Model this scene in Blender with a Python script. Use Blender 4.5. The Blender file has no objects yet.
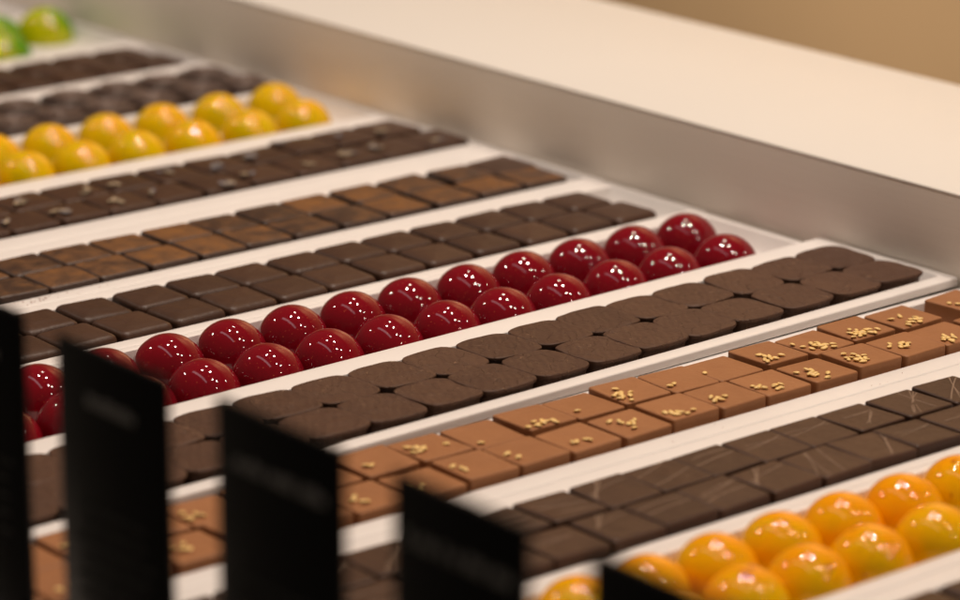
import bpy, bmesh, math, random
from mathutils import Vector, Matrix, noise
random.seed(7)
S = 0.001                      # everything below is written in millimetres
scene = bpy.context.scene
COL = scene.collection
pi = math.pi

# ------------------------------------------------------------------ camera
CAM = Vector((-899.32, -1040.2955, 374.909))
PITCH, YAW, ROLL, FPX = 0.29754302, 0.87707932, 0.00181596, 3277.87
fw = Vector((math.cos(PITCH)*math.cos(YAW), math.cos(PITCH)*math.sin(YAW), -math.sin(PITCH)))
rt = Vector((math.sin(YAW), -math.cos(YAW), 0)); up = rt.cross(fw)
r2 = rt*math.cos(ROLL)+up*math.sin(ROLL); u2 = up*math.cos(ROLL)-rt*math.sin(ROLL)
def px(p):                     # where a point stands in the 960x600 photograph: only used to skip repeats that are out of frame
    d = Vector(p)-CAM; z = d.dot(fw)
    return 480+FPX*d.dot(r2)/z, 300-FPX*d.dot(u2)/z
def in_frame(p, m=34):
    x, y = px(p); return -m < x < 960+m and -m < y < 600+m
cd = bpy.data.cameras.new('camera'); cam = bpy.data.objects.new('camera', cd); COL.objects.link(cam)
M = Matrix((r2, u2, -fw)).transposed().to_4x4(); M.translation = CAM*S; cam.matrix_world = M
cd.sensor_width = 36; cd.sensor_fit = 'HORIZONTAL'; cd.lens = FPX*36/960
cd.clip_start = 0.05; cd.clip_end = 50
cd.dof.use_dof = True; cd.dof.focus_distance = 1.215; cd.dof.aperture_fstop = cd.lens/16.0
cd.dof.aperture_blades = 0
scene.camera = cam

# ------------------------------------------------------------------ materials
def mat(name):
    m = bpy.data.materials.new(name); m.use_nodes = True
    nt = m.node_tree; return m, nt, nt.nodes['Principled BSDF']
def N(nt, kind, **kw):
    n = nt.nodes.new(kind)
    for k, v in kw.items():
        if hasattr(n, k): setattr(n, k, v)
        else: n.inputs[k].default_value = v
    return n
def ramp(nt, fac, stops):
    r = nt.nodes.new('ShaderNodeValToRGB'); e = r.color_ramp.elements
    while len(e) < len(stops): e.new(0.5)
    for i, (p, c) in enumerate(stops):
        e[i].position = p; e[i].color = (*c, 1) if len(c) == 3 else c
    nt.links.new(fac, r.inputs[0]); return r.outputs[0]
def coords(nt):                # object coordinates (mm) shifted by a random amount per object
    tc = N(nt, 'ShaderNodeTexCoord'); oi = N(nt, 'ShaderNodeObjectInfo')
    sc = N(nt, 'ShaderNodeVectorMath', operation='SCALE'); sc.inputs['Scale'].default_value = 1000
    nt.links.new(tc.outputs['Object'], sc.inputs[0])
    mu = N(nt, 'ShaderNodeMath', operation='MULTIPLY'); mu.inputs[1].default_value = 731.0
    nt.links.new(oi.outputs['Random'], mu.inputs[0])
    ad = N(nt, 'ShaderNodeVectorMath', operation='ADD')
    nt.links.new(sc.outputs[0], ad.inputs[0]); nt.links.new(mu.outputs[0], ad.inputs[1])
    return sc.outputs[0], ad.outputs[0], oi.outputs['Random']
def noise_tex(nt, vec, scale, detail=4, rough=.55, dist=0):
    n = N(nt, 'ShaderNodeTexNoise'); n.inputs['Scale'].default_value = scale; n.inputs['Detail'].default_value = detail
    n.inputs['Roughness'].default_value = rough; n.inputs['Distortion'].default_value = dist
    nt.links.new(vec, n.inputs['Vector']); return n.outputs['Fac']
def bump(nt, bs, h, strength, dist, prev=None):
    b = N(nt, 'ShaderNodeBump'); b.inputs['Strength'].default_value = strength; b.inputs['Distance'].default_value = dist*S
    nt.links.new(h, b.inputs['Height'])
    if prev: nt.links.new(prev, b.inputs['Normal'])
    nt.links.new(b.outputs[0], bs.inputs['Normal']); return b.outputs[0]
def mix(nt, fac, a, b, mode='MIX'):
    m = N(nt, 'ShaderNodeMix', data_type='RGBA', blend_type=mode)
    for s, v in ((m.inputs[0], fac), (m.inputs[6], a), (m.inputs[7], b)):
        if hasattr(v, 'is_linked') or hasattr(v, 'links'): nt.links.new(v, s)
        elif isinstance(v, tuple): s.default_value = (*v, 1)
        else: s.default_value = v
    return m.outputs[2]
def math_(nt, op, a, b=None, clamp=False):
    m = N(nt, 'ShaderNodeMath', operation=op); m.use_clamp = clamp
    for i, v in enumerate((a, b)):
        if v is None: continue
        if hasattr(v, 'links'): nt.links.new(v, m.inputs[i])
        else: m.inputs[i].default_value = v
    return m.outputs[0]
def sep(nt, vec):
    s = N(nt, 'ShaderNodeSeparateXYZ'); nt.links.new(vec, s.inputs[0]); return s.outputs

def choc_mat(name, c0, c1, rough=.42, fine=.12, spec=.5):
    m, nt, bs = mat(name)
    loc, v, rnd = coords(nt)
    n1 = noise_tex(nt, v, .09, 3); n2 = noise_tex(nt, v, .9, 5, .65)
    f = math_(nt, 'ADD', math_(nt, 'MULTIPLY', n1, .55), math_(nt, 'MULTIPLY', rnd, .35))
    nt.links.new(ramp(nt, f, [(.2, c0), (.75, c1)]), bs.inputs['Base Color'])
    nt.links.new(math_(nt, 'ADD', math_(nt, 'MULTIPLY', n2, .22), rough-.11), bs.inputs['Roughness'])
    bs.inputs['Specular IOR Level'].default_value = spec
    b = bump(nt, bs, n1, .5, 1.2); bump(nt, bs, n2, fine, .5, b)
    return m, nt, bs, loc, v, rnd

M_plain = choc_mat('dark_chocolate_coating', (.046, .0200, .0105), (.070, .032, .0170), .45, .12, .35)[0]
M_swirl = choc_mat('dark_chocolate_matt', (.046, .025, .018), (.064, .036, .026), .45)[0]
M_ridge = choc_mat('embossed_chocolate', (.15, .10, .08), (.20, .14, .115), .38)[0]
M_milk = choc_mat('milk_chocolate', (.285, .118, .044), (.350, .150, .058), .5, .2, .35)[0]

# cocoa dusted tops
M_cocoa, nt, bs, loc, v, rnd = choc_mat('cocoa_dusted_chocolate', (.040, .0185, .0105), (.058, .028, .0165), .5)
geo = N(nt, 'ShaderNodeNewGeometry'); nz = sep(nt, geo.outputs['Normal'])[2]
patch = noise_tex(nt, v, .13, 3, .6); grain = noise_tex(nt, v, 1.7, 6, .75)
amount = math_(nt, 'ADD', math_(nt, 'MULTIPLY', patch, 1.5), math_(nt, 'ADD', math_(nt, 'MULTIPLY', rnd, .6), -1.12))
mask = math_(nt, 'MULTIPLY', math_(nt, 'MULTIPLY', math_(nt, 'ADD', amount, math_(nt, 'MULTIPLY', grain, .8)), 1.0),
             math_(nt, 'MULTIPLY', math_(nt, 'SUBTRACT', nz, .82), 6.0, True), True)
base_in = bs.inputs['Base Color'].links[0].from_socket
nt.links.new(mix(nt, mask, base_in, (.235, .086, .003)), bs.inputs['Base Color'])
nt.links.new(math_(nt, 'ADD', math_(nt, 'MULTIPLY', mask, .45), .42), bs.inputs['Roughness'])

# rounded square dark pieces: creased skin with pale scratches
M_crease, nt, bs, loc, v, rnd = choc_mat('creased_dark_chocolate', (.066, .030, .0165), (.094, .045, .0250), .54, .15, .3)
w = N(nt, 'ShaderNodeTexWave'); w.inputs['Scale'].default_value = .10; w.inputs['Distortion'].default_value = 7; w.inputs['Detail'].default_value = 3
w.inputs['Detail Scale'].default_value = .6
mp = N(nt, 'ShaderNodeMapping'); mp.inputs['Rotation'].default_value = (0, 0, .55); nt.links.new(v, mp.inputs[0]); nt.links.new(mp.outputs[0], w.inputs['Vector'])
vo = N(nt, 'ShaderNodeTexVoronoi', feature='DISTANCE_TO_EDGE'); vo.inputs['Scale'].default_value = .115; vo.inputs['Randomness'].default_value = 1
wn = N(nt, 'ShaderNodeTexNoise'); wn.inputs['Scale'].default_value = .25; nt.links.new(v, wn.inputs['Vector'])
vm = N(nt, 'ShaderNodeVectorMath', operation='MULTIPLY_ADD'); nt.links.new(wn.outputs['Color'], vm.inputs[0]); vm.inputs[1].default_value = (5, 5, 5); nt.links.new(v, vm.inputs[2])
nt.links.new(vm.outputs[0], vo.inputs['Vector'])
line = ramp(nt, vo.outputs['Distance'], [(0, (1, 1, 1)), (.022, (0, 0, 0))])
spot = ramp(nt, noise_tex(nt, v, .35, 2), [(.5, (0, 0, 0)), (.66, (1, 1, 1))])
vsc = N(nt, 'ShaderNodeTexVoronoi'); vsc.inputs['Scale'].default_value = .55; nt.links.new(v, vsc.inputs['Vector'])
fleck = ramp(nt, vsc.outputs['Distance'], [(.0, (1, 1, 1)), (.10, (0, 0, 0))])
pale = math_(nt, 'MULTIPLY', math_(nt, 'MULTIPLY', math_(nt, 'ADD', math_(nt, 'MULTIPLY', line, .8), fleck), spot), 1.0, True)
base_in = bs.inputs['Base Color'].links[0].from_socket
nt.links.new(mix(nt, pale, base_in, (.30, .17, .095)), bs.inputs['Base Color'])
hgt = math_(nt, 'ADD', math_(nt, 'MULTIPLY', w.outputs['Fac'], .10), math_(nt, 'MULTIPLY', line, .35))
bump(nt, bs, hgt, .9, .8, bs.inputs['Normal'].links[0].from_socket)

def simple(name, c, rough=.4, metal=0, spec=.5, var=.0, scale=.3, coat=0):
    m, nt, bs = mat(name); loc, v, rnd = coords(nt)
    n = noise_tex(nt, v, scale, 4)
    lo = tuple(x*(1-var) for x in c); hi = tuple(min(1, x*(1+var)) for x in c)
    nt.links.new(ramp(nt, n, [(.3, lo), (.7, hi)]), bs.inputs['Base Color'])
    bs.inputs['Roughness'].default_value = rough; bs.inputs['Metallic'].default_value = metal
    bs.inputs['Specular IOR Level'].default_value = spec; bs.inputs['Coat Weight'].default_value = coat
    return m, nt, bs, v
M_tray, nt, bs, v = simple('white_plastic', (.80, .77, .745), .38, 0, .5, .03, .02)
bump(nt, bs, noise_tex(nt, v, .05, 3), .15, 1.0)
M_deck = simple('white_laminate', (.74, .70, .65), .4, 0, .5, .03, .01)[0]
M_ledge = simple('white_ledge_laminate', (.72, .695, .65), .45, 0, .4, .012, .006)[0]
M_seed = simple('sesame', (.82, .55, .20), .45, 0, .5, .25, .5)[0]
M_drizzle = simple('milk_drizzle', (.25, .17, .12), .42, 0, .5, .2, .6)[0]
M_petal = simple('dried_petal', (.15, .135, .145), .55, 0, .5, .4, .35)[0]
M_petal2 = simple('golden_petal', (.30, .23, .15), .55, 0, .5, .4, .35)[0]
M_black = simple('black_acrylic', (.004, .004, .0045), .3, 0, .14, .1, .02)[0]
M_ink = simple('grey_lettering', (.27, .265, .26), .6, 0, .3, .1, .2)[0]
M_ink2 = simple('dim_lettering', (.05, .05, .05), .6, 0, .3, .1, .2)[0]
M_crumb = simple('cocoa_crumb', (.26, .095, .05), .8, 0, .2, .3, .6)[0]
M_wall, nt, bs, v = simple('tan_wall_paint', (.66, .46, .265), .8, 0, .2, .05, .004)
# brushed metal: fine streaks along the panel
M_steel, nt, bs = mat('satin_metal'); loc, v, rnd = coords(nt)
mp = N(nt, 'ShaderNodeMapping'); mp.inputs['Scale'].default_value = (1, .02, 2.0); nt.links.new(v, mp.inputs[0])
br = noise_tex(nt, mp.outputs[0], 1.2, 3)
nt.links.new(ramp(nt, br, [(.3, (.86, .79, .70)), (.7, (.90, .83, .74))]), bs.inputs['Base Color'])
bs.inputs['Metallic'].default_value = .2; bs.inputs['Roughness'].default_value = .44

# glossy domes; airbrushed colour follows the dome's own shape, red has painted reflection on top
def dome_mat(name, stops, axis, rough=.07, speck=None, spots=None, spec=.6, jitter=.0):
    m, nt, bs = mat(name); loc, v, rnd = coords(nt)
    mp = N(nt, 'ShaderNodeVectorMath', operation='DOT_PRODUCT'); nt.links.new(loc, mp.inputs[0]); mp.inputs[1].default_value = tuple(a/26 for a in axis)
    f = math_(nt, 'ADD', mp.outputs['Value'], .5)
    f = math_(nt, 'ADD', f, math_(nt, 'MULTIPLY', math_(nt, 'SUBTRACT', noise_tex(nt, v, .09, 3), .5), .9))
    f = math_(nt, 'ADD', f, math_(nt, 'MULTIPLY', math_(nt, 'SUBTRACT', rnd, .5), jitter))
    col = ramp(nt, f, stops)
    if spots:
        n = ramp(nt, noise_tex(nt, v, spots[1], 2, .5), [(spots[2], (0, 0, 0)), (spots[2]+.035, (1, 1, 1))])
        col = mix(nt, math_(nt, 'MULTIPLY', n, .85), col, spots[0])
    if speck:
        vv = N(nt, 'ShaderNodeTexVoronoi'); vv.inputs['Scale'].default_value = .85; nt.links.new(v, vv.inputs['Vector'])
        d = ramp(nt, vv.outputs['Distance'], [(.10, (1, 1, 1)), (.20, (0, 0, 0))])
        pick = ramp(nt, vv.outputs['Color'], [(.55, (0, 0, 0)), (.75, (1, 1, 1))])
        d = math_(nt, 'MULTIPLY', d, pick)
        col = mix(nt, math_(nt, 'MULTIPLY', d, .8), col, speck)
    nt.links.new(col, bs.inputs['Base Color'])
    bs.inputs['Roughness'].default_value = rough; bs.inputs['Specular IOR Level'].default_value = spec
    bump(nt, bs, noise_tex(nt, v, .16, 3), .03, 1.0)
    return m
M_red = dome_mat('red_cocoa_butter', [(.1, (.13, .0012, .008)), (.9, (.20, .003, .010))], (.3, 0, .9), .045, speck=(.55, .12, .05))  # deeper red low down; lighter top is reflected light put into the colour
M_orange = dome_mat('orange_cocoa_butter', [(.12, (.70, .44, .001)), (.5, (.88, .48, .0005)), (.9, (.95, .36, .0002))], (.55, .45, .75), .05, spots=((.34, .012, .012), .17, .69), jitter=.25, spec=.5)
M_yellow = dome_mat('yellow_cocoa_butter', [(.1, (.50, .39, .0005)), (.5, (.68, .47, .0005)), (.95, (.82, .42, .0003))], (.65, .35, .7), .05, jitter=.2, spec=.5)
M_green = dome_mat('green_cocoa_butter', [(.2, (.52, .52, .001)), (.5, (.40, .46, .001)), (.85, (.08, .27, .001))], (.85, .2, .35), .06, jitter=.1)

# ------------------------------------------------------------------ object helpers
def link(name, mesh, parent=None, loc=None, rz=0, m=None):
    o = bpy.data.objects.new(name, mesh); COL.objects.link(o)
    if parent: o.parent = parent
    if loc is not None: o.location = Vector(loc)*S
    o.rotation_euler = (0, 0, rz)
    return o
def tag(o, label, cat, group=None, kind=None):
    if label: o['label'] = label
    if cat: o['category'] = cat
    if group: o['group'] = group
    if kind: o['kind'] = kind
    return o
def mesh_from(name, verts, faces, m, smooth=True):
    me = bpy.data.meshes.new(name); me.from_pydata([tuple(c*S for c in v) for v in verts], [], faces)
    me.materials.append(m); me.update()
    bm = bmesh.new(); bm.from_mesh(me); bmesh.ops.recalc_face_normals(bm, faces=bm.faces); bm.to_mesh(me); bm.free()
    if smooth: me.polygons.foreach_set('use_smooth', [True]*len(me.polygons))
    return me
def box_mesh(name, x0, x1, y0, y1, z0, z1, m, bev=.5, seg=2):
    bm = bmesh.new(); bmesh.ops.create_cube(bm, size=1)
    for v in bm.verts:
        v.co = Vector(((x0+x1)/2+v.co.x*(x1-x0), (y0+y1)/2+v.co.y*(y1-y0), (z0+z1)/2+v.co.z*(z1-z0)))*S
    if bev: bmesh.ops.bevel(bm, geom=bm.edges[:], offset=bev*S, segments=seg, affect='EDGES', profile=.5)
    me = bpy.data.meshes.new(name); bm.to_mesh(me); bm.free(); me.materials.append(m)
    me.polygons.foreach_set('use_smooth', [True]*len(me.polygons)); me.update()
    try: me.set_sharp_from_angle(angle=.9)
    except Exception: pass
    return me

# outlines of a piece, as a loop of NP points with half size h
NP = 48
def rounded_square(h, rc):
    pts = []; rc = min(max(rc, .05), h*.98); k = NP//4
    for q in range(4):
        a0 = q*pi/2; cx, cy = (h-rc), (h-rc)
        for i in range(k):
            a = a0 + pi/2*i/(k-1)
            c = Vector((cx+rc*math.cos(a-a0), cy+rc*math.sin(a-a0), 0)); c.rotate(Matrix.Rotation(a0, 3, 'Z')); pts.append((c.x, c.y))
    return pts
def superellipse(h, n):
    pts = []
    for i in range(NP):
        a = 2*pi*i/NP; c, s = math.cos(a), math.sin(a)
        r = h/((abs(c)**n+abs(s)**n)**(1/n)); pts.append((r*c, r*s))
    return pts
def piece_mesh(name, m, outline, profile, top_z, crown=.0, dz=None, wob=.15, seed=0):
    """loops from the foot up along the profile [(inset, z)], then rings over the top"""
    verts, faces = [], []; off = Vector((seed*13.7, seed*5.1, seed*2.3))
    loops = []
    base = outline(0)
    def add(pts, zf):
        ids = []
        for (x, y) in pts:
            nv = noise.noise_vector(Vector((x, y, zf(x, y)))*.14+off)*wob
            ids.append(len(verts)); verts.append((x+nv.x, y+nv.y, zf(x, y)+nv.z*.6))
        loops.append(ids)
    for ins, z in profile: add(outline(ins), lambda x, y, z=z: z)
    last = outline(profile[-1][0]); hh = max(abs(p[0]) for p in last); z1 = profile[-1][1]
    for s in (.93, .84, .72, .58, .44, .3, .15):
        def zf(x, y, s=s):
            z = z1+crown*(1-s**2.2)
            if dz: z += dz(x, y)
            return z
        add([(x*s, y*s) for x, y in last], zf)
    for a, b in zip(loops, loops[1:]):
        for i in range(NP):
            j = (i+1) % NP; faces.append((a[i], a[j], b[j], b[i]))
    c = len(verts); verts.append((0, 0, z1+crown+(dz(0, 0) if dz else 0)))
    t = loops[-1]
    for i in range(NP): faces.append((t[i], t[(i+1) % NP], c))
    faces.append(tuple(reversed(loops[0])))
    return mesh_from(name, verts, faces, m)
def ridge(seed, amp):
    rnd = random.Random(seed); a = rnd.uniform(-.6, .9); o = rnd.uniform(-5, 5); am = amp*rnd.uniform(.4, 1.2); wd = rnd.uniform(.9, 2.0); L = rnd.uniform(5, 9); off = rnd.uniform(-4, 4)
    sl = rnd.uniform(-.035, .035); sl2 = rnd.uniform(-.035, .035)
    def f(x, y):
        d = -math.sin(a)*x+math.cos(a)*y-o; t = math.cos(a)*x+math.sin(a)*y-off
        return am*math.exp(-(d/wd)**2)*math.exp(-(t/L)**4)+sl*x*.5+sl2*y*.5
    return f

H = 10.0   # pieces are 10 mm tall and stand on a tray floor at z = -10, so their tops lie at z = 0
def enrobed(name, m, size, amp, seed, rc=2.8, er=2.4):
    h = size/2
    prof = [(.35, 0), (-.25, .5), (-.1, 1.4), (.15, 4), (.2, H-er-.3)]
    for i in range(1, 6):
        a = i/5*pi/2; prof.append((.2+er*(1-math.cos(a)), H-er-.3+er*math.sin(a)))
    return piece_mesh(name, m, lambda ins: rounded_square(h-ins, rc-ins*.5), prof, H, .55, ridge(seed, amp), .28, seed)
def cut_square(name, m, size, seed, er=.55, hh=H, wob=.22):
    h = size/2
    prof = [(.1, 0), (0, .5), (.1, hh*.5), (0, hh-er)]
    for i in range(1, 4):
        a = i/3*pi/2; prof.append((er*(1-math.cos(a)), hh-er+er*math.sin(a)))
    return piece_mesh(name, m, lambda ins: rounded_square(h-ins, 1.1-ins*.5), prof, hh, -.12, ridge(seed, .18), wob, seed)
def pillow_square(name, m, size, seed):
    h = size/2
    prof = [(1.2, 0), (1.0, 6.6), (.75, 8.0), (.1, 8.6), (0, 9.0), (.0, H-.35), (.12, H-.1), (.4, H)]
    return piece_mesh(name, m, lambda ins: superellipse(h-ins, 4.5), prof, H, -.05, ridge(seed, .25), .45, seed)
RD = 13.9
def dome_mesh(name, m, r, seed, skirt=2.7):
    verts, faces = [], []; n = 56; loops = []; off = Vector((seed*3.1, seed*7.7, 1))
    prof = [(r-.3, 0), (r, .4), (r, skirt*.5)]+[(r*math.cos(a), skirt+r*math.sin(a)) for a in [pi/2*i/20 for i in range(20)]]
    for rr, z in prof:
        ids = []
        for i in range(n):
            a = 2*pi*i/n; p = Vector((rr*math.cos(a), rr*math.sin(a), z)); p += noise.noise_vector(p*.07+off)*.12
            ids.append(len(verts)); verts.append(tuple(p))
        loops.append(ids)
    for a, b in zip(loops, loops[1:]):
        for i in range(n): faces.append((a[i], a[(i+1) % n], b[(i+1) % n], b[i]))
    c = len(verts); verts.append((0, 0, skirt+r))
    for i in range(n): faces.append((loops[-1][i], loops[-1][(i+1) % n], c))
    faces.append(tuple(reversed(loops[0])))
    return mesh_from(name, verts, faces, m)

ORD = 'first second third fourth fifth sixth seventh eighth ninth tenth eleventh twelfth thirteenth fourteenth fifteenth sixteenth seventeenth eighteenth nineteenth twentieth'.split()
ORD += ['twenty-'+o for o in ORD[:9]]

# ------------------------------------------------------------------ the case: deck, metal side wall with its ledge, room wall behind
deck = link('display_deck', box_mesh('display_deck', -480, 48.4, -700, 1100, -40, -14, M_deck, 1)); deck['kind'] = 'structure'
side = link('case_side', None, loc=(48.6, 0, -14))
tag(side, 'satin metal side of the display case topped by a wide cream ledge', 'display case')
link('metal_panel', box_mesh('metal_panel', 0, 4, -700, 1100, -60, 47.1, M_steel, .4), side)
link('ledge', box_mesh('ledge', -.5, 140, -700, 1100, 47.25, 48.5, M_ledge, .5), side)
link('ledge_core', box_mesh('ledge_core', 6, 134, -700, 1100, -400, 47.2, M_deck, .5), side)
bw = link('room_wall', box_mesh('room_wall', 1900, 1950, -2600, 4500, -1000, 2600, M_wall, 0)); bw['kind'] = 'structure'

# ------------------------------------------------------------------ trays
XL = -442.0
def tray(name, yb, yf, ob, of, xe, label, z=0, rot=0, pivot=(0, 0), zr=-2.8, skirt=None):
    """yb/yf: back and front of the well; ob/of: outer edges; xe: outer end by the wall"""
    root = link('serving_tray', None, loc=(pivot[0], pivot[1], z), rz=rot)
    tag(root, label, 'tray', 'white plastic trays side by side in the case')
    px_, py_ = pivot
    zf, zd = -10.0, (-13.98-z if skirt is None else zr-skirt+1)
    xin, xl_in = xe-4.5, XL+9
    def L(x, y): return (x-px_, y-py_)
    def rect(x0, x1, y0, y1, z, r=2.5, k=6):
        out = []
        for cx, cy, a0 in ((x1-r, y1-r, 0), (x0+r, y1-r, pi/2), (x0+r, y0+r, pi), (x1-r, y0+r, 3*pi/2)):
            for i in range(k):
                a = a0+pi/2*i/(k-1); p = L(cx+r*math.cos(a), cy+r*math.sin(a)); out.append((p[0], p[1], z))
        return out
    def loft(mname, m, rings, cap_last=False, cap_first=False):
        v, f = [], []; n = len(rings[0])
        for r_ in rings: v += r_
        for k in range(len(rings)-1):
            for i in range(n):
                j = (i+1) % n; f.append((k*n+i, k*n+j, (k+1)*n+j, (k+1)*n+i))
        if cap_last: f.append(tuple(range((len(rings)-1)*n, len(rings)*n)))
        if cap_first: f.append(tuple(range(n)))
        me = mesh_from(mname, v, f, m)
        try: me.set_sharp_from_angle(angle=1.1)
        except Exception: pass
        return me
    g = .10
    # the well: floor and sloping inner sides, closed below by a thick bottom
    link('well', loft('well', M_tray, [rect(xl_in, xin, yf, yb, zr+.02), rect(xl_in+.5, xin-.6, yf+.25, yb-.25, zr-1.0), rect(xl_in+2.2, xin-3.2, yf+.8, yb-.8, zf+1.0, 2), rect(xl_in+3, xin-4.2, yf+1.2, yb-1.2, zf, 2)], True), root)
    # the rim: flat lip with rounded shoulders and an outer skirt down to the deck
    link('rim', loft('rim', M_tray, [rect(xl_in-.02, xin+.02, yf-.02, yb+.02, zr-.5, 2.5), rect(xl_in-.3, xin+.3, yf-.3, yb+.3, zr, 2.8), rect(xl_in-1.0, xin+1, yf-1.0, yb+1, zr+.25, 3), rect(XL+1.6, xe-1.6, of+1.4, ob-1.4, zr+.25, 2), rect(XL+.6, xe-.6, of+g+.3, ob-g-.3, zr+.12, 2), rect(XL, xe, of+g, ob-g, zr-.35, 2), rect(XL, xe, of+g, ob-g, zd, 2)]), root)
    return root
TR = [  # name, well back, well front, outer back, outer front, end, label
 (None, 520, 470, 532, 460, 48.2, 'white tray farthest from the signs, holding blurred dark squares'),
 (None, 466, 386, 460, 376, 48.2, 'white tray holding the blurred green domes'),
 (None, 368.5, 320, 376, 311, 48.2, 'white tray holding plain dark squares just before the green domes'),
 (None, 304, 246.5, 311, 242, 48.2, 'white tray holding dark squares embossed with swirls'),
 (None, 238.5, 173.5, 242, 161, 48.2, 'white tray holding the yellow domes'),
 (None, 153, 100, 161, 84, 48.2, 'white tray holding dark squares with dried petals'),
 (None, 69.2, 20.4, 84, 11, 48.2, 'white tray holding the cocoa dusted squares'),
 (None, 1.6, -48.4, 11, -56, 47.2, 'white tray holding plain dark squares directly behind the red domes'),
 (None, -60.5, -125.5, -56, -131, 45.5, 'white tray holding the glossy red domes'),
 (None, -207.3, -257.6, -201.8, -268, 48.2, 'white tray holding milk chocolate squares with sesame'),
 (None, -279.0, -329.2, -268, -335, 48.2, 'white tray holding dark squares drizzled with fine lines'),
 (None, -339.5, -395.8, -335, -404, 48.2, 'white tray holding the orange domes'),
 (None, -413.5, -464, -404, -472, 48.2, 'white tray at the very front holding dark squares below the orange domes'),
]
TR[1] = (None, 452+14, 386, 468, 376, 48.2, TR[1][6]); TR[0] = (None, 520, 474, 532, 468, 48.2, TR[0][6])
for t in TR: tray(*t)
R4ROT, R4PIV, R4Z = .020, (-116.0, -168.5), 3.0
tray(None, -140.5, -196.5, -127.0, -203.8, 47.2, 'raised white tray holding rounded dark squares beside the red domes', R4Z, R4ROT, R4PIV, -2.2, 4.0)

# ------------------------------------------------------------------ chocolates
def extend(xs, pitch, left, right_n=0):
    xs = list(xs)
    for i, x in enumerate(xs):
        if x is None: xs[i] = xs[i-1]-pitch if i else xs[1]+pitch
    for i in range(1, len(xs)):                       # no two pieces may overlap
        if xs[i] > xs[i-1]-pitch*.965: xs[i] = xs[i-1]-pitch*.965
    while xs[-1] > left: xs.append(xs[-1]-pitch)
    for _ in range(right_n): xs.insert(0, xs[0]+pitch)
    return xs

def place_row(kind, xs, size, yc, side_name, meshes, what, cat, group, seat, wall=True, jit=(.25, .3, .02), z=-10., dress=None, pose=None):
    """xs: right edges of the pieces counted from the wall"""
    n = 0
    for i, x in enumerate(xs):
        c = (x-size/2, yc, -4)
        if not in_frame(c): continue
        rnd = random.Random(hash((kind, side_name, i)) % 100000 if False else (sum(map(ord, kind+side_name))*131+i*17))
        p = Vector((c[0]+rnd.uniform(-1, 1)*jit[0], yc+rnd.uniform(-1, 1)*jit[1], z)); rz = rnd.uniform(-1, 1)*jit[2]
        if pose: p, rz = pose(i, p, rz)
        o = link(kind, rnd.choice(meshes), loc=p, rz=rz+rnd.uniform(-.02, .02))
        o.rotation_euler.x = rnd.uniform(-.022, .022); o.rotation_euler.y = rnd.uniform(-.022, .022)
        n += 1
        lab = what if isinstance(what, str) else what(i, rnd)
        if dress: lab = dress(o, i, rnd) or lab
        place = f'{ORD[n-1]} from the {"wall" if wall else "picture edge"} in {side_name} line'
        tag(o, f'{lab}, {place}{seat}', cat, group)

# --- plain dark squares behind the red domes
P6 = [enrobed('plain_dark_square', M_plain, 23.8, .42, s) for s in range(1, 8)]
g6 = 'plain dark squares behind the red domes'
def lift6(i, p, rz): return p, rz
place_row('dark_chocolate_square', extend([22.9, .5, -23.9, -51.3, -76.6, -100.3, -124.7, -150.7, -174.9, -200, -226.5], 25.1, -420), 24.3, -11.6, 'rear', P6, 'plain dark square', 'chocolate', g6, ' behind red domes')
place_row('dark_chocolate_square', extend([26.5, 1.6, -24, -50.3, -75.6, -100.2, -126, -150.1, -175, -199.8, -225.1, -250], 25.1, -420), 24.3, -35.8, 'front', P6, 'plain dark square', 'chocolate', g6, ' behind red domes')

# --- cocoa dusted squares
P7 = [enrobed('cocoa_square', M_cocoa, 23.6, .15, s, 2.0, 1.3) for s in range(11, 17)]
P7b = enrobed('bare_square', M_plain, 23.6, .15, 18, 2.0, 1.3)
g7 = 'cocoa dusted squares in the middle of the case'
def bare7(o, i, rnd):
    if i == 0: o.data = P7b; return 'dark square free of cocoa'
place_row('cocoa_dusted_square', extend([36.5, 12.8, -15.2, -41.8, -68.9, -92.6, -117.1, -140.6, -166.6, -191.1, -215.3], 24.6, -420), 23.8, 56, 'rear', P7, 'cocoa dusted square', 'chocolate', g7, '', dress=bare7)
place_row('cocoa_dusted_square', extend([34.5, 9.4, -16.4, -42.7, -67.6, -93.2, -117.5, -140.6, -164.3, -189.7, -213, -236.7], 24.6, -420), 23.8, 32.4, 'front', P7, 'cocoa dusted square', 'chocolate', g7, '')

# --- dark squares with dried petals
P8 = [enrobed('petal_square', M_plain, 24.6, .2, s, 2.4, 1.7) for s in range(21, 26)]
g8 = 'dark squares with dried petals'
def petal_mesh(seed, m):
    rnd = random.Random(seed); n = 9; v, f = [], []; a0 = rnd.uniform(0, 6); L = rnd.uniform(2.0, 3.8); W = rnd.uniform(1.0, 2.0); t = .35; curl = rnd.uniform(.08, .3)
    for s in (0, 1):
        for i in range(n):
            a = 2*pi*i/n; x, y = L*math.cos(a)*rnd.uniform(.8, 1.1), W*math.sin(a)*rnd.uniform(.7, 1.1)
            v.append((x*math.cos(a0)-y*math.sin(a0), x*math.sin(a0)+y*math.cos(a0), .3+curl*abs(x)+(t if s else 0)+rnd.uniform(0, .25)))
        v.append((0, 0, .35+(t if s else 0)))
    for i in range(n):
        j = (i+1) % n; f += [(i, j, n), (n+1+i, n+1+j, 2*n+1), (i, j, n+1+j, n+1+i)]
    return mesh_from('petal', v, f, m, False)
PET = [petal_mesh(s, M_petal if s % 2 else M_petal2) for s in range(10)]
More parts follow.
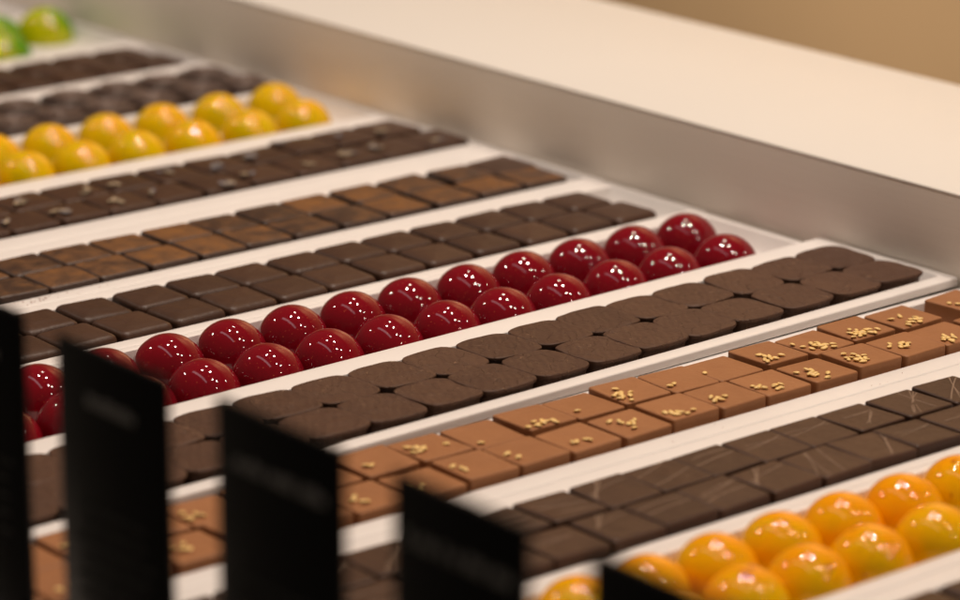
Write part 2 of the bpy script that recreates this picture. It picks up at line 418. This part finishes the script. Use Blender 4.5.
def petals(o, i, rnd):
    cx, cy = rnd.uniform(-9, 2), rnd.uniform(-9, 2)
    k = rnd.choice([1, 2, 2, 3, 4])
    for j in range(k):
        q = link('petal', rnd.choice(PET), o, (max(-11, min(11, cx+rnd.uniform(-3.5, 3.5))), max(-11, min(11, cy+rnd.uniform(-3, 3))), H+.1), rnd.uniform(0, 6))
    return ('dark square with one petal flake', 'dark square with two petal flakes', 'dark square with three petal flakes', 'dark square with four petal flakes')[k-1]
def shove8(i, p, rz):                        # the rear ones near the wall are pushed up on the rim
    if i <= 2: p = p+Vector((0, 2.0, .6)); rz += .03
    return p, rz
place_row('petal_topped_square', extend([37.5, 13, -10.5, -36], 25.3, -420), 24.8, 138.4, 'rear', P8, '', 'chocolate', g8, '', dress=petals, pose=shove8)
place_row('petal_topped_square', extend([44, 20, -3, -29.6, -55, -80.3, -106, -130.6, -155.4, -179.3, -204.8], 25.2, -420), 24.8, 113.3, 'front', P8, '', 'chocolate', g8, '', dress=petals)

# --- squares embossed with swirls
P10 = [enrobed('swirl_square', M_swirl, 25.2, .1, s, 5.5, 2.4) for s in range(31, 35)]
def tube_mesh(name, paths, m, seg=6, flat=.6):
    v, f = [], []
    for pts, r in paths:
        b = len(v); n = len(pts)
        for i, p in enumerate(pts):
            t = (Vector(pts[min(i+1, n-1)])-Vector(pts[max(i-1, 0)])).normalized(); s = Vector((-t.y, t.x, 0)); s = s.normalized() if s.length > 1e-6 else Vector((1, 0, 0)); u = t.cross(s)*-1
            rr = r*(1 if 0 < i < n-1 else .3)
            for k in range(seg):
                a = 2*pi*k/seg; q = Vector(p)+s*math.cos(a)*rr+u*math.sin(a)*rr*flat; v.append(tuple(q))
        for i in range(n-1):
            for k in range(seg): f.append((b+i*seg+k, b+i*seg+(k+1) % seg, b+(i+1)*seg+(k+1) % seg, b+(i+1)*seg+k))
        f.append(tuple(range(b, b+seg))); f.append(tuple(range(b+(n-1)*seg, b+n*seg)))
    return mesh_from(name, v, f, m)
rings = []
for r in (9.8, 8.2, 6.2, 4.4, 2.4, .9):
    rings.append(([(r*math.cos(2*pi*i/36+r)*(1+.03*math.sin(i*2.1)), r*math.sin(2*pi*i/36+r), H+.6) for i in range(36)], .55))
SW = tube_mesh('swirl', rings, M_ridge)
g10 = 'dark squares embossed with swirls'
def swirl(o, i, rnd): link('swirl', SW, o, (0, 0, 0), rnd.uniform(0, 6))
place_row('embossed_square', extend([39.5, 13, -14, -41, -71.8, -98], 26.6, -420), 26, 289.5, 'rear', P10, 'swirl embossed dark square', 'chocolate', g10, '', dress=swirl)
place_row('embossed_square', extend([43, 16.5, -11.9, -38.1, -65.2, -91], 26.6, -420), 26, 261.8, 'front', P10, 'swirl embossed dark square', 'chocolate', g10, '', dress=swirl)

# --- plain dark squares before the green domes, and those of the farthest tray
g11 = 'plain dark squares before the green domes'
place_row('dark_chocolate_square', extend([31.5, 7.5, -18, -44.6], 25.5, -420), 24.1, 355, 'rear', P6, 'plain dark square', 'chocolate', g11, ' before green domes')
place_row('dark_chocolate_square', extend([35.5, 10, -15.5, -41], 25.5, -420), 24.1, 331, 'front', P6, 'plain dark square', 'chocolate', g11, ' before green domes')
g13 = 'dark squares in the farthest tray'
place_row('dark_chocolate_square', extend([10, -15], 25.5, -420), 24.1, 507, 'rear', P6, 'blurred dark square', 'chocolate', g13, ' beyond green domes')
place_row('dark_chocolate_square', extend([10, -15], 25.5, -420), 24.1, 484, 'front', P6, 'blurred dark square', 'chocolate', g13, ' beyond green domes')

# --- rounded dark squares in the raised tray
P4 = [pillow_square('rounded_square', M_crease, 26.4, s) for s in range(41, 48)]
g4 = 'rounded dark squares in the raised tray'
def pose4(i, p, rz):
    d = Vector((p.x-R4PIV[0], p.y-R4PIV[1], 0)); d.rotate(Matrix.Rotation(R4ROT, 3, 'Z'))
    return Vector((R4PIV[0]+d.x, R4PIV[1]+d.y, p.z+R4Z)), rz+R4ROT
x4 = [38.8, 13.6, -13.2, -41.2, -66.2, -91.4, -116.5, -142.2, -168.1, -192.9, -219.2, -244.5]
place_row('rounded_dark_square', extend(x4, 25.9, -420), 26, -155.6, 'rear', P4, 'rounded creased dark square', 'chocolate', g4, '', pose=pose4, jit=(.3, .4, .05))
place_row('rounded_dark_square', extend(x4, 25.9, -420), 26, -181.8, 'front', P4, 'rounded creased dark square', 'chocolate', g4, '', pose=pose4, jit=(.3, .4, .05))

# --- milk chocolate squares with sesame
P3 = [cut_square('milk_square', M_milk, 21.6, s, .6, H, .3) for s in range(51, 58)]
P3T = cut_square('tall_milk_square', M_milk, 22.8, 59, .6, H+1.0, .3)
def seed_mesh(s):
    rnd = random.Random(s); v, f = [], []; n, k = 10, 6; L, W, T = rnd.uniform(1.3, 1.65), rnd.uniform(.8, 1.02), rnd.uniform(.42, .55); loops = []
    for j in range(1, k):
        a = pi*j/k; ids = []
        for i in range(n):
            b = 2*pi*i/n; w = math.sin(a)*(1-.28*math.cos(a)); ids.append(len(v)); v.append((-L*math.cos(a), W*w*math.cos(b), T*w*math.sin(b)+T*.8))
        loops.append(ids)
    for a, b in zip(loops, loops[1:]):
        for i in range(n): f.append((a[i], a[(i+1) % n], b[(i+1) % n], b[i]))
    for lp, x in ((loops[0], -L), (loops[-1], L)):
        c = len(v); v.append((x, 0, T*.8))
        for i in range(n): f.append((lp[i], lp[(i+1) % n], c))
    return mesh_from('sesame_seed', v, f, M_seed)
SEED = [seed_mesh(s) for s in range(9)]
NUM = 'one two three four five six seven eight nine ten eleven twelve thirteen fourteen fifteen sixteen'.split()
g3 = 'milk chocolate squares topped with sesame'
CNT = {'rear': [3, 11, 16, 14, 9, 1, 2, 10, 1, 9, 1, 8, 2, 4], 'front': [4, 9, 8, 13, 11, 9, 6, 7, 8, 4, 2, 3, 6, 4]}
def sesame_for(line):
    def f(o, i, rnd):
        k = CNT[line][i] if i < len(CNT[line]) else rnd.randint(2, 7)
        top = H if o.data is not P3T else H+1.0
        cx, cy = rnd.uniform(-8, -2), rnd.uniform(-7, 0); got = []
        sp = 1.8+.12*k
        for _ in range(k):
            for t in range(40):
                x, y = rnd.gauss(cx, sp), rnd.gauss(cy, sp*.85)
                if abs(x) < 10 and abs(y) < 10 and all((x-a)**2+(y-b)**2 > 1.35**2 for a, b, _ in got): break
            zz = top+rnd.uniform(0, .35)
            got.append((x, y, 0))
            s = link('sesame_seed', rnd.choice(SEED), o, (x, y, zz), rnd.uniform(0, 6.3)); s.rotation_euler = (rnd.uniform(-.25, .25), rnd.uniform(-.25, .25), rnd.uniform(0, 6.3))
        return f'milk chocolate square, {NUM[k-1]} sesame seed{"s" if k > 1 else ""}'
    return f
def pose3(i, p, rz):
    if i == 0: p = p+Vector((1.5, -1.0, 1.0)); rz += .10
    p = p+Vector((0, 0, ((i*7) % 5-2)*.32))
    return p, rz
place_row('sesame_milk_square', extend([36.5, 5.9, -20.2, -41.5, -66.7, -90.3, -112.8, -136, -157.8, -180.9, -204.6, -228.3], 23.3, -425), 22.8, -220.1, 'rear', P3, '', 'chocolate', g3, '', jit=(.12, .4, .022), dress=sesame_for('rear'), pose=pose3)
place_row('sesame_milk_square', extend([29, 3.5, -18.8, -42.3, -65.6, -89.5, -112.6, -134.8, -158, -182.2, -205.5, -228.5, -250], 23.3, -425), 22.8, -244.2, 'front', P3, '', 'chocolate', g3, '', jit=(.12, .4, .022), dress=sesame_for('front'), pose=lambda i, p, rz: (p+Vector((0, 0, ((i*5) % 4-1.5)*.36)), rz+(.06 if i == 0 else 0)))

# --- dark squares with fine drizzle
P2 = [cut_square('drizzled_square', M_plain, 22.5, s, .75, H, .22) for s in range(61, 66)]
def drizzle_mesh(s):
    rnd = random.Random(s); paths = []; h = 22.9/2
    fan = rnd.random() < .55; ang = rnd.uniform(-.5, 1.3); ox, oy = rnd.uniform(-9, 9), rnd.uniform(6, 11)
    for k in range(rnd.choice([1, 2, 2, 3, 4])):
        a = ang+(rnd.uniform(-.5, .5) if fan else rnd.uniform(-.1, .1)); o = 0 if fan else rnd.uniform(-8, 8)
        pts = []; bend = rnd.uniform(-.012, .012)
        for i in range(25):
            t = -16+32*i/24
            x = (ox if fan else 0)+t*math.cos(a)-math.sin(a)*(o+bend*t*t); y = (oy*.3 if fan else 0)+t*math.sin(a)+math.cos(a)*(o+bend*t*t)
            m = max(abs(x), abs(y))
            if m > h-.15: 
                if len(pts) > 3: break
                pts = []; continue
            z = H-.05-(max(0, m-(h-.8))**2)*.7
            pts.append((x, y, z))
        if len(pts) > 3: paths.append((pts, rnd.uniform(.17, .31)))
    return tube_mesh('drizzle', paths, M_drizzle, 6, .5) if paths else None
DRZ = [d for d in (drizzle_mesh(s) for s in range(100, 114)) if d]
g2 = 'dark squares drizzled with fine lines'
def drz(o, i, rnd): link('drizzle', DRZ[rnd.randrange(len(DRZ))], o, (0, 0, 0))
x2b = extend([-67.6, -92, -115.7, -138.1, -161.5, -183.4, -207.2, -231.5, -255.1], 23.6, -425, 3)
x2f = extend([-65.6, -88.8, -110.5, -132.8, -157.5, -181.4, -204.4, -227.9, -251.9], 23.6, -425, 3)
place_row('drizzled_dark_square', x2b, 23, -291.9, 'rear', P2, 'drizzled dark square', 'chocolate', g2, '', False, (.25, .35, .03), dress=drz)
place_row('drizzled_dark_square', x2f, 23, -315.7, 'front', P2, 'drizzled dark square', 'chocolate', g2, '', False, (.25, .35, .03), dress=drz)
g0 = 'dark squares at the very front'
place_row('dark_chocolate_square', extend([-100.6, -125.6, -150.6, -175.6, -200.6], 25, -425), 24.1, -427, 'rear', P6, 'plain dark square', 'chocolate', g0, ' before orange domes', False)

# --- domes
def dome_row(kind, xs, y, meshes, look, line, group, yj=None, wall=True):
    n = 0
    for i, x in enumerate(xs):
        yy = y if yj is None else yj(x)
        if not in_frame((x, yy, -2)): continue
        rnd = random.Random(sum(map(ord, kind+line))*7+i); n += 1
        o = link(kind, rnd.choice(meshes), loc=(x+rnd.uniform(-.4, .4), yy+rnd.uniform(-.4, .4), -10), rz=rnd.uniform(-.3, .3))
        tag(o, f'{look}, {ORD[n-1]} from the {"wall" if wall else "picture edge"} in {line} line', 'bonbon', group)
DR = [dome_mesh('red_dome', M_red, RD, s) for s in range(4)]
dome_row('red_dome', extend([14.3, -15.6, -46.4, -75.6, -105.2, -134.3, -162.9, -191.6, -219.9, -248.4], 28.4, -420), -77.3, DR, 'glossy red dome', 'rear', 'glossy red domes in two lines')
dome_row('red_dome', extend([5.1, -25.3, -55.2, -85.2, -114.4, -142.6, -171.1, -199.6, -227.5], 28.2, -420), -110.4, DR, 'glossy red dome', 'front', 'glossy red domes in two lines')
DY = [dome_mesh('yellow_dome', M_yellow, 13.9, s) for s in range(10, 14)]
dome_row('yellow_dome', extend([21.5, -12.6, -45.2, -77.2, -108.3, -138.6], 30.3, -420), 224, DY, 'glossy yellow dome', 'rear', 'glossy yellow domes far from the signs')
dome_row('yellow_dome', extend([12.4, -19.9, -52.4, -83.7, -114.1, -143.7], 30, -420), 188, DY, 'glossy yellow dome', 'front', 'glossy yellow domes far from the signs')
DO = [dome_mesh('orange_dome', M_orange, 13.8, s) for s in range(20, 26)]
dome_row('orange_dome', extend([-92.2, -120.6, -148.9, -176.7, -204.5, -233.3], 28.4, -420), -354.6, DO, 'glossy orange dome', 'rear', 'glossy orange domes beside the drizzled squares', wall=False)
dome_row('orange_dome', extend([-132, -161.3, -190.6, -218.2, -245.5], 28, -420), -380.6, DO, 'glossy orange dome', 'front', 'glossy orange domes beside the drizzled squares', wall=False)
DG = [dome_mesh('green_dome', M_green, 15.4, s) for s in range(30, 32)]
dome_row('green_dome', extend([28, -4, -36], 32, -150), 441, DG, 'blurred green dome', 'rear', 'green domes in the far corner')
dome_row('green_dome', extend([-22.5, -54], 32, -150), 404, DG, 'blurred green dome', 'front', 'green domes in the far corner')

# ------------------------------------------------------------------ signs in front of the trays
def sign(y0, y1, ztop, label, title, lines, tilt):
    y0, y1, ztop = y0-1.3, y1+1.6, ztop+2.3
    root = link('price_sign', None, loc=(-450, (y0+y1)/2, -14)); tag(root, label, 'sign', 'black signs standing before the trays')
    w = y1-y0
    p = link('sign_panel', box_mesh('sign_panel', -1, 1, -w/2, w/2, 6, ztop+14, M_black, .5), root)
    link('sign_base', box_mesh('sign_base', -9, 9, -w/2+4, w/2-4, .05, 8, M_black, 1), root)
    rnd = random.Random(int(y0)); buf = [[], []]
    def dash(a, b, z, h):
        x0, x1 = -1.35, -1.02; v, f = buf; i = len(v)
        for x in (x0, x1):
            for (yy, zz) in ((a, z), (b, z), (b, z+h), (a, z+h)): v.append((x, yy, zz))
        f.extend([(i, i+1, i+2, i+3), (i+4, i+5, i+6, i+7), (i, i+1, i+5, i+4), (i+1, i+2, i+6, i+5), (i+2, i+3, i+7, i+6), (i+3, i, i+4, i+7)])
    def text(width, z, h):
        y = width/2
        while y > -width/2:
            l = rnd.uniform(.7, 1.1)*h*.55; dash(y-l, y, z, h*rnd.uniform(.65, 1)); y -= l+h*(.22 if rnd.random() < .82 else .7)
    text(title, ztop+14-16.5, 3.6)
    link('title_lettering', mesh_from('title_lettering', *buf, M_ink, False), p); buf[:] = [[], []]
    for k in range(lines): text(w*rnd.uniform(.6, .8), ztop+14-46-k*5.2, 1.5)
    link('body_lettering', mesh_from('body_lettering', *buf, M_ink2, False), p)
sign(-303.6, -252, 107.2, 'black sign cut off by the picture border, before the red dome tray end', 30, 5, 0)
sign(-373.2, -324.5, 106.0, 'tall black sign with a short grey title, before the red domes', 22, 6, 0)
sign(-447.4, -398.5, 107.5, 'black sign with a wide faint title, before the milk chocolate squares', 36, 6, 0)
sign(-516.0, -470.6, 108.0, 'black sign showing its upper half, before the drizzled dark squares', 38, 6, 0)
sign(-588.0, -540.7, 109.4, 'black sign of which only the top corner shows, before the orange domes', 30, 6, 0)

# ------------------------------------------------------------------ crumbs on the rims
v, f = [], []; rnd = random.Random(3)
def crumb(x, y, z, r):
    b = len(v); P = [(1, 0, 0), (-1, 0, 0), (0, 1, 0), (0, -1, 0), (0, 0, 1), (0, 0, -.6)]
    for p in P: v.append((x+p[0]*r*rnd.uniform(.6, 1.2), y+p[1]*r*rnd.uniform(.6, 1.2), z+r*.5+p[2]*r*rnd.uniform(.6, 1)))
    for t in ((0, 2, 4), (2, 1, 4), (1, 3, 4), (3, 0, 4), (2, 0, 5), (1, 2, 5), (3, 1, 5), (0, 3, 5)): f.append(tuple(b+i for i in t))
for _ in range(26): crumb(rnd.gauss(-247, 5), rnd.uniform(12.5, 18.5), -2.5, rnd.uniform(.15, .4))
for _ in range(12): crumb(rnd.gauss(-232, 7), rnd.uniform(12.5, 18.5), -2.5, rnd.uniform(.15, .3))
for _ in range(40): crumb(rnd.uniform(-300, 40), rnd.choice([rnd.uniform(86, 98), rnd.uniform(12.5, 18.5), rnd.uniform(-267, -259)]), -2.5, rnd.uniform(.12, .3))
cr = link('crumbs', mesh_from('crumbs', v, f, M_crumb, False)); tag(cr, 'fine brown cocoa crumbs scattered on the white tray rims', 'crumbs', kind='stuff')

# ------------------------------------------------------------------ light: ceiling spots, a long lamp over the counter, two added wall washes
def lamp(p, power, dia=52, col=(1, .825, .69), aim=(-150, -60, 0), spread=120):
    l = bpy.data.lights.new('spot_or_added_wash', 'AREA'); l.shape = 'DISK'; l.size = dia*S; l.energy = power; l.color = col; l.spread = math.radians(spread)
    o = bpy.data.objects.new('spot_or_added_wash', l); COL.objects.link(o); o.location = Vector(p)*S
    o.rotation_euler = (Vector(aim)-Vector(p)).to_track_quat('-Z', 'Y').to_euler(); return o
PW = 2.25
lamp((-79, 225, 1594), PW*2.0)
lamp((262, -150, 1594), PW*2.0)
lamp((89, -918, 1594), PW*.62)
lamp((447, -1181, 1594), PW*.55)
lamp((346, -2371, 1594), PW*.5)
lamp((1450, -1000, 1250), PW*.35)
lamp((-920, 1498, 1594), PW*.9)
lamp((1000, 1450, 1500), 10, 120, (1, .83, .66), (1900, 1500, -350), 90)  # added wash lamp, brightens the room wall behind the ledge
lamp((800, 900, 2450), 24, 200, (1, .83, .66), (1900, 1100, 1000), 140)  # added wash lamp, lights the upper room wall for the domes to mirror
l = bpy.data.lights.new('counter_strip', 'AREA'); l.shape = 'RECTANGLE'; l.size = 160*S; l.size_y = 1700*S; l.energy = 1.5; l.color = (.95, .86, .92)
o = bpy.data.objects.new('counter_strip', l); COL.objects.link(o); o.location = Vector((-560, -150, 1600))*S

w = bpy.data.worlds.new('World'); scene.world = w; w.use_nodes = True
bg = w.node_tree.nodes['Background']; bg.inputs[0].default_value = (1, .78, .58, 1); bg.inputs[1].default_value = .07

# ------------------------------------------------------------------ render settings
scene.render.engine = 'CYCLES'
scene.cycles.use_denoising = True
scene.cycles.max_bounces = 8; scene.cycles.diffuse_bounces = 4; scene.cycles.glossy_bounces = 4
scene.cycles.sample_clamp_indirect = 6
scene.cycles.caustics_reflective = False; scene.cycles.caustics_refractive = False
vs = scene.view_settings; vs.view_transform = 'Standard'; vs.look = 'None'; vs.gamma = 1; vs.exposure = 0; vs.use_curve_mapping = False
